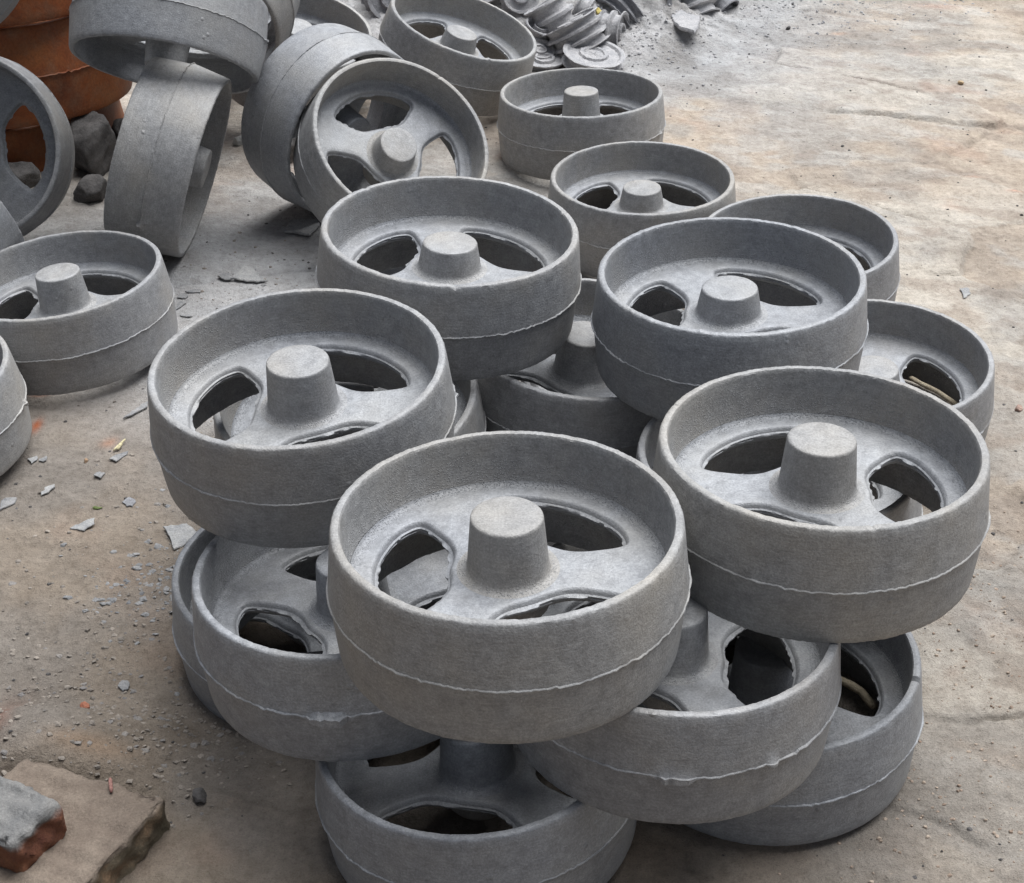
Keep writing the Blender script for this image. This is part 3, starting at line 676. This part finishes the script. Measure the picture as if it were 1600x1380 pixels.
def curve_stick(name, pts, rad, mat, label, cat, group=None):
    V = []; F = []; seg = 10; pts = [Vector(p) for p in pts]
    # resample with slerp-like smoothing
    Q = []
    for i in range(len(pts)-1):
        for k in range(6): Q.append(pts[i].lerp(pts[i+1], k/6))
    Q.append(pts[-1])
    for i, p in enumerate(Q):
        t = (Q[min(i+1, len(Q)-1)]-Q[max(i-1, 0)]).normalized(); a = t.cross(Vector((0, 0, 1))).normalized(); b = a.cross(t)
        r = rad*(1+.05*math.sin(i*.9))*(.6 if i in (0, len(Q)-1) else 1)
        for j in range(seg):
            an = 2*math.pi*j/seg; V.append((p+a*math.cos(an)*r+b*math.sin(an)*r)*S)
    for i in range(len(Q)-1):
        for j in range(seg): F.append((i*seg+j, i*seg+(j+1) % seg, (i+1)*seg+(j+1) % seg, (i+1)*seg+j))
    F.append(tuple(range(seg))[::-1]); F.append(tuple((len(Q)-1)*seg+j for j in range(seg)))
    c = Q[0]*S; V = [v-c for v in V]
    o = obj(name, mesh(name, V, F), mat); o.location = c; return tag(o, label, cat, group)
curve_stick('stick', [at(1422, 590, .26), at(1440, 600, .27), at(1465, 612, .28), at(1500, 636, .26)], .022, TIMBER, 'dry stick showing through a hole of the flat wheel at the right', 'stick')
curve_stick('stick', [at(1295, 1055, .22), at(1325, 1068, .24), at(1345, 1080, .24), at(1368, 1106, .20)], .028, TIMBER, 'dry stick showing through a hole of the wheel at the right front corner', 'stick')
for k, (a, b, lb) in enumerate([((178, 708), (197, 693), 'pale straw lying on the ground, longer of the crossed pair'), ((184, 706), (192, 700), 'short pale straw, shorter of the crossed pair')]):
    q, r_ = at(*a), at(*b); q.z = gz(q.x, q.y)+.02; r_.z = gz(r_.x, r_.y)+.035
    curve_stick('straw', [q, r_], .010, STRAW, lb, 'straw')
q, r_ = at(0, 1166), at(13, 1188); q.z = gz(q.x, q.y)+.03; r_.z = gz(r_.x, r_.y)+.02
curve_stick('splinter', [q, r_], .014, dusty_mat('red_splinter', (.16, .05, .04), (.1, .03, .025)), 'dark red splinter at the left edge above the bricks', 'splinter')
curve_stick('splinter', [at(172, 1216, .32), at(174, 1238, .30)], .012, dusty_mat('pink_splinter', (.34, .18, .15), (.26, .12, .1)), 'small pinkish splinter on the dusty slab', 'splinter')

def block(name, corners, ztop, zbot, mat, label, cat, seed, round_=.05):
    rs = np.random.RandomState(seed); bm = bmesh.new(); c = sum(corners, Vector())/4; c.z = 0
    vb = [bm.verts.new((Vector((p.x, p.y, zbot))-c)*S) for p in corners]; vt = [bm.verts.new((Vector((p.x, p.y, ztop))-c)*S) for p in corners]
    bm.faces.new(vb[::-1]); bm.faces.new(vt)
    for i in range(4): bm.faces.new((vb[i], vb[(i+1) % 4], vt[(i+1) % 4], vt[i]))
    bmesh.ops.recalc_face_normals(bm, faces=bm.faces)
    bmesh.ops.bevel(bm, geom=list(bm.edges), offset=round_*S, segments=3, affect='EDGES', profile=.5)
    bmesh.ops.triangulate(bm, faces=bm.faces)
    for _ in range(5):
        le = [e for e in bm.edges if e.calc_length() > .045*S]
        if not le: break
        bmesh.ops.subdivide_edges(bm, edges=le, cuts=1, use_grid_fill=True)
        bmesh.ops.triangulate(bm, faces=[f for f in bm.faces if len(f.verts) > 4])
    bm.normal_update()
    for v in bm.verts:
        x, y, z = v.co/S*7
        n = math.sin(x*1.3+seed)*math.cos(y*1.7)*.5+math.sin(y*3.1+z*2.7)*.3+math.sin(x*5.3-z*6.1+2)*math.sin(y*4.7)*.35
        v.co += v.normal*(n*.014+.016*math.sin(x*2.9+y*3.7+seed)*math.sin(z*4.1+y*2.3)+rs.normal(0, .0035))*S
    for f in bm.faces: f.smooth = True
    me = bpy.data.meshes.new(name); bm.to_mesh(me); bm.free()
    o = obj(name, me, mat); o.location = c*S; return tag(o, label, cat)
z1 = .28
p1 = at(257, 1246, z1); p2 = at(128, 1385, z1); d12 = (p2-p1)
p4 = at(120, 1205, z1)
slab_m = brick_mat('worn_slab', [(.10, .085, .055), (.15, .12, .08), (.30, .17, .09)], [(.15, .115, .09), (.23, .185, .145)], z1*S-.002)
block('stone_slab', [p1, p4+(p4-p1)*.6, p2+(p4-p1)*1.6, p2+d12*.5], z1, -.12, slab_m, 'low dusty slab at the bottom left with a chipped orange brown edge', 'slab', 3, .03)
z2 = .56
b1 = at(95, 1250, z2); b2 = at(18, 1318, z2); b3 = at(-70, 1180, z2)
# keep the brick's corner square-ish
brick_m = brick_mat('old_brick', [(.12, .04, .025), (.20, .08, .04), (.28, .16, .08)], [(.12, .12, .12), (.23, .222, .21)], z2*S-.006)
block('brick', [b1, b3, b3+(b2-b1), b2], z2, .24, brick_m, 'old red brick with a dusty grey top in the bottom left corner', 'brick', 4, .045)

# ------------------------------------------------------------------ gravel and chips (uncountable)
def chips(name, n, zone, size, mat, seed, flat=.5):
    rs = np.random.RandomState(seed); V = []; F = []
    xs, ys = zone(rs, n); hs = ground_height(xs[None], ys[None])[0]
    keep = np.ones(len(xs), bool)
    for k in 'UVXGFHIR':
        keep &= np.hypot(xs-POSE[k][0], ys-POSE[k][1]) > 1.0
    for x, y, h in zip(xs[keep], ys[keep], hs[keep]):
        s = size[0]+(size[1]-size[0])*rs.uniform()**3; k = rs.randint(4, 7); a0 = rs.uniform(0, 6.28); b = len(V); fl = s*flat*rs.uniform(.4, 1.2)
        tx, ty = rs.normal(0, .25, 2)
        for l, (sc, zz) in enumerate([(1, -.3), (.95, .45), (.55, 1.)]):
            for j in range(k):
                a = a0+2*math.pi*j/k+rs.uniform(-.25, .25); r = s*sc*rs.uniform(.6, 1.1)
                px, py = r*math.cos(a), r*math.sin(a)*.8; V.append((x+px, y+py, h+fl*zz+tx*px+ty*py))
        for l in range(2):
            for j in range(k): F.append((b+l*k+j, b+l*k+(j+1) % k, b+(l+1)*k+(j+1) % k, b+(l+1)*k+j))
        F.append(tuple(b+2*k+j for j in range(k)))
    o = obj(name, mesh(name, np.array(V)*S, F, False), mat)
    return tag(o, None, None, None, 'stuff')
def z_all(rs, n): return rs.uniform(-7.5, 7.5, n), 5.2+17.5*rs.uniform(0, 1, n)**1.3
def z_left(rs, n):
    k = rs.randint(0, 6, n); C = np.array([[-3.0, 9.0, .9, 1.1], [-2.9, 7.2, .7, .5], [-2.35, 9.6, .35, 1.0], [-2.6, 12.5, .8, .8], [-2.1, 6.9, .4, .35], [-3.2, 6.9, .6, .45]])
    return C[k, 0]+rs.normal(0, 1, n)*C[k, 2], C[k, 1]+rs.normal(0, 1, n)*C[k, 3]
def z_top(rs, n):
    k = rs.randint(0, 3, n); C = np.array([[3.0, 21.3, 1.3, .8], [1.9, 20.0, .7, .6], [4.6, 22.0, 1.2, .7]])
    return C[k, 0]+rs.normal(0, 1, n)*C[k, 2], C[k, 1]+rs.normal(0, 1, n)*C[k, 3]
def z_right(rs, n):
    k = rs.randint(0, 3, n); C = np.array([[3.3, 7.6, .5, .9], [3.4, 9.0, .5, .9], [2.9, 6.0, .6, .4]])
    return C[k, 0]+rs.normal(0, 1, n)*C[k, 2], C[k, 1]+rs.normal(0, 1, n)*C[k, 3]
EARTHG = dusty_mat('earth_grit', (.30, .26, .22), (.17, .15, .13))
tag(chips('gravel', 2800, z_left, (.004, .030), EARTHG, 1, .5), 'earthy chips and grit scattered over the ground at the left', 'gravel')
def z_trail(rs, n):
    k = rs.randint(0, 4, n); C = np.array([[-2.45, 9.2, .22, .8], [-2.75, 8.4, .30, .25], [-2.2, 12.4, .25, .5], [-1.3, 12.6, .5, .3]])
    return C[k, 0]+rs.normal(0, 1, n)*C[k, 2], C[k, 1]+rs.normal(0, 1, n)*C[k, 3]
tag(chips('gravel', 900, z_trail, (.005, .045), SLATE, 6, .3), 'bluish slate chips in a trail left of the pile', 'gravel')
tag(chips('gravel', 700, z_left, (.003, .038), dusty_mat('crumb_grit', (.27, .245, .22), (.16, .15, .145), .4, .65, 60), 9, .22), 'flat thin slate crumbs strewn over the left yard', 'gravel')
tag(chips('gravel', 3000, z_top, (.006, .032), DUSTY, 2, .6), 'pale dusty gravel around the heap of grooved pulleys', 'gravel')
tag(chips('gravel', 2200, z_all, (.004, .024), ROCK, 3, .6), 'sparse dark grit over the whole yard floor', 'gravel')
tag(chips('gravel', 1300, z_right, (.004, .020), dusty_mat('tan_grit', (.42, .34, .27), (.2, .13, .09)), 4, .6), 'brownish grit on the ground at the right of the pile', 'gravel')
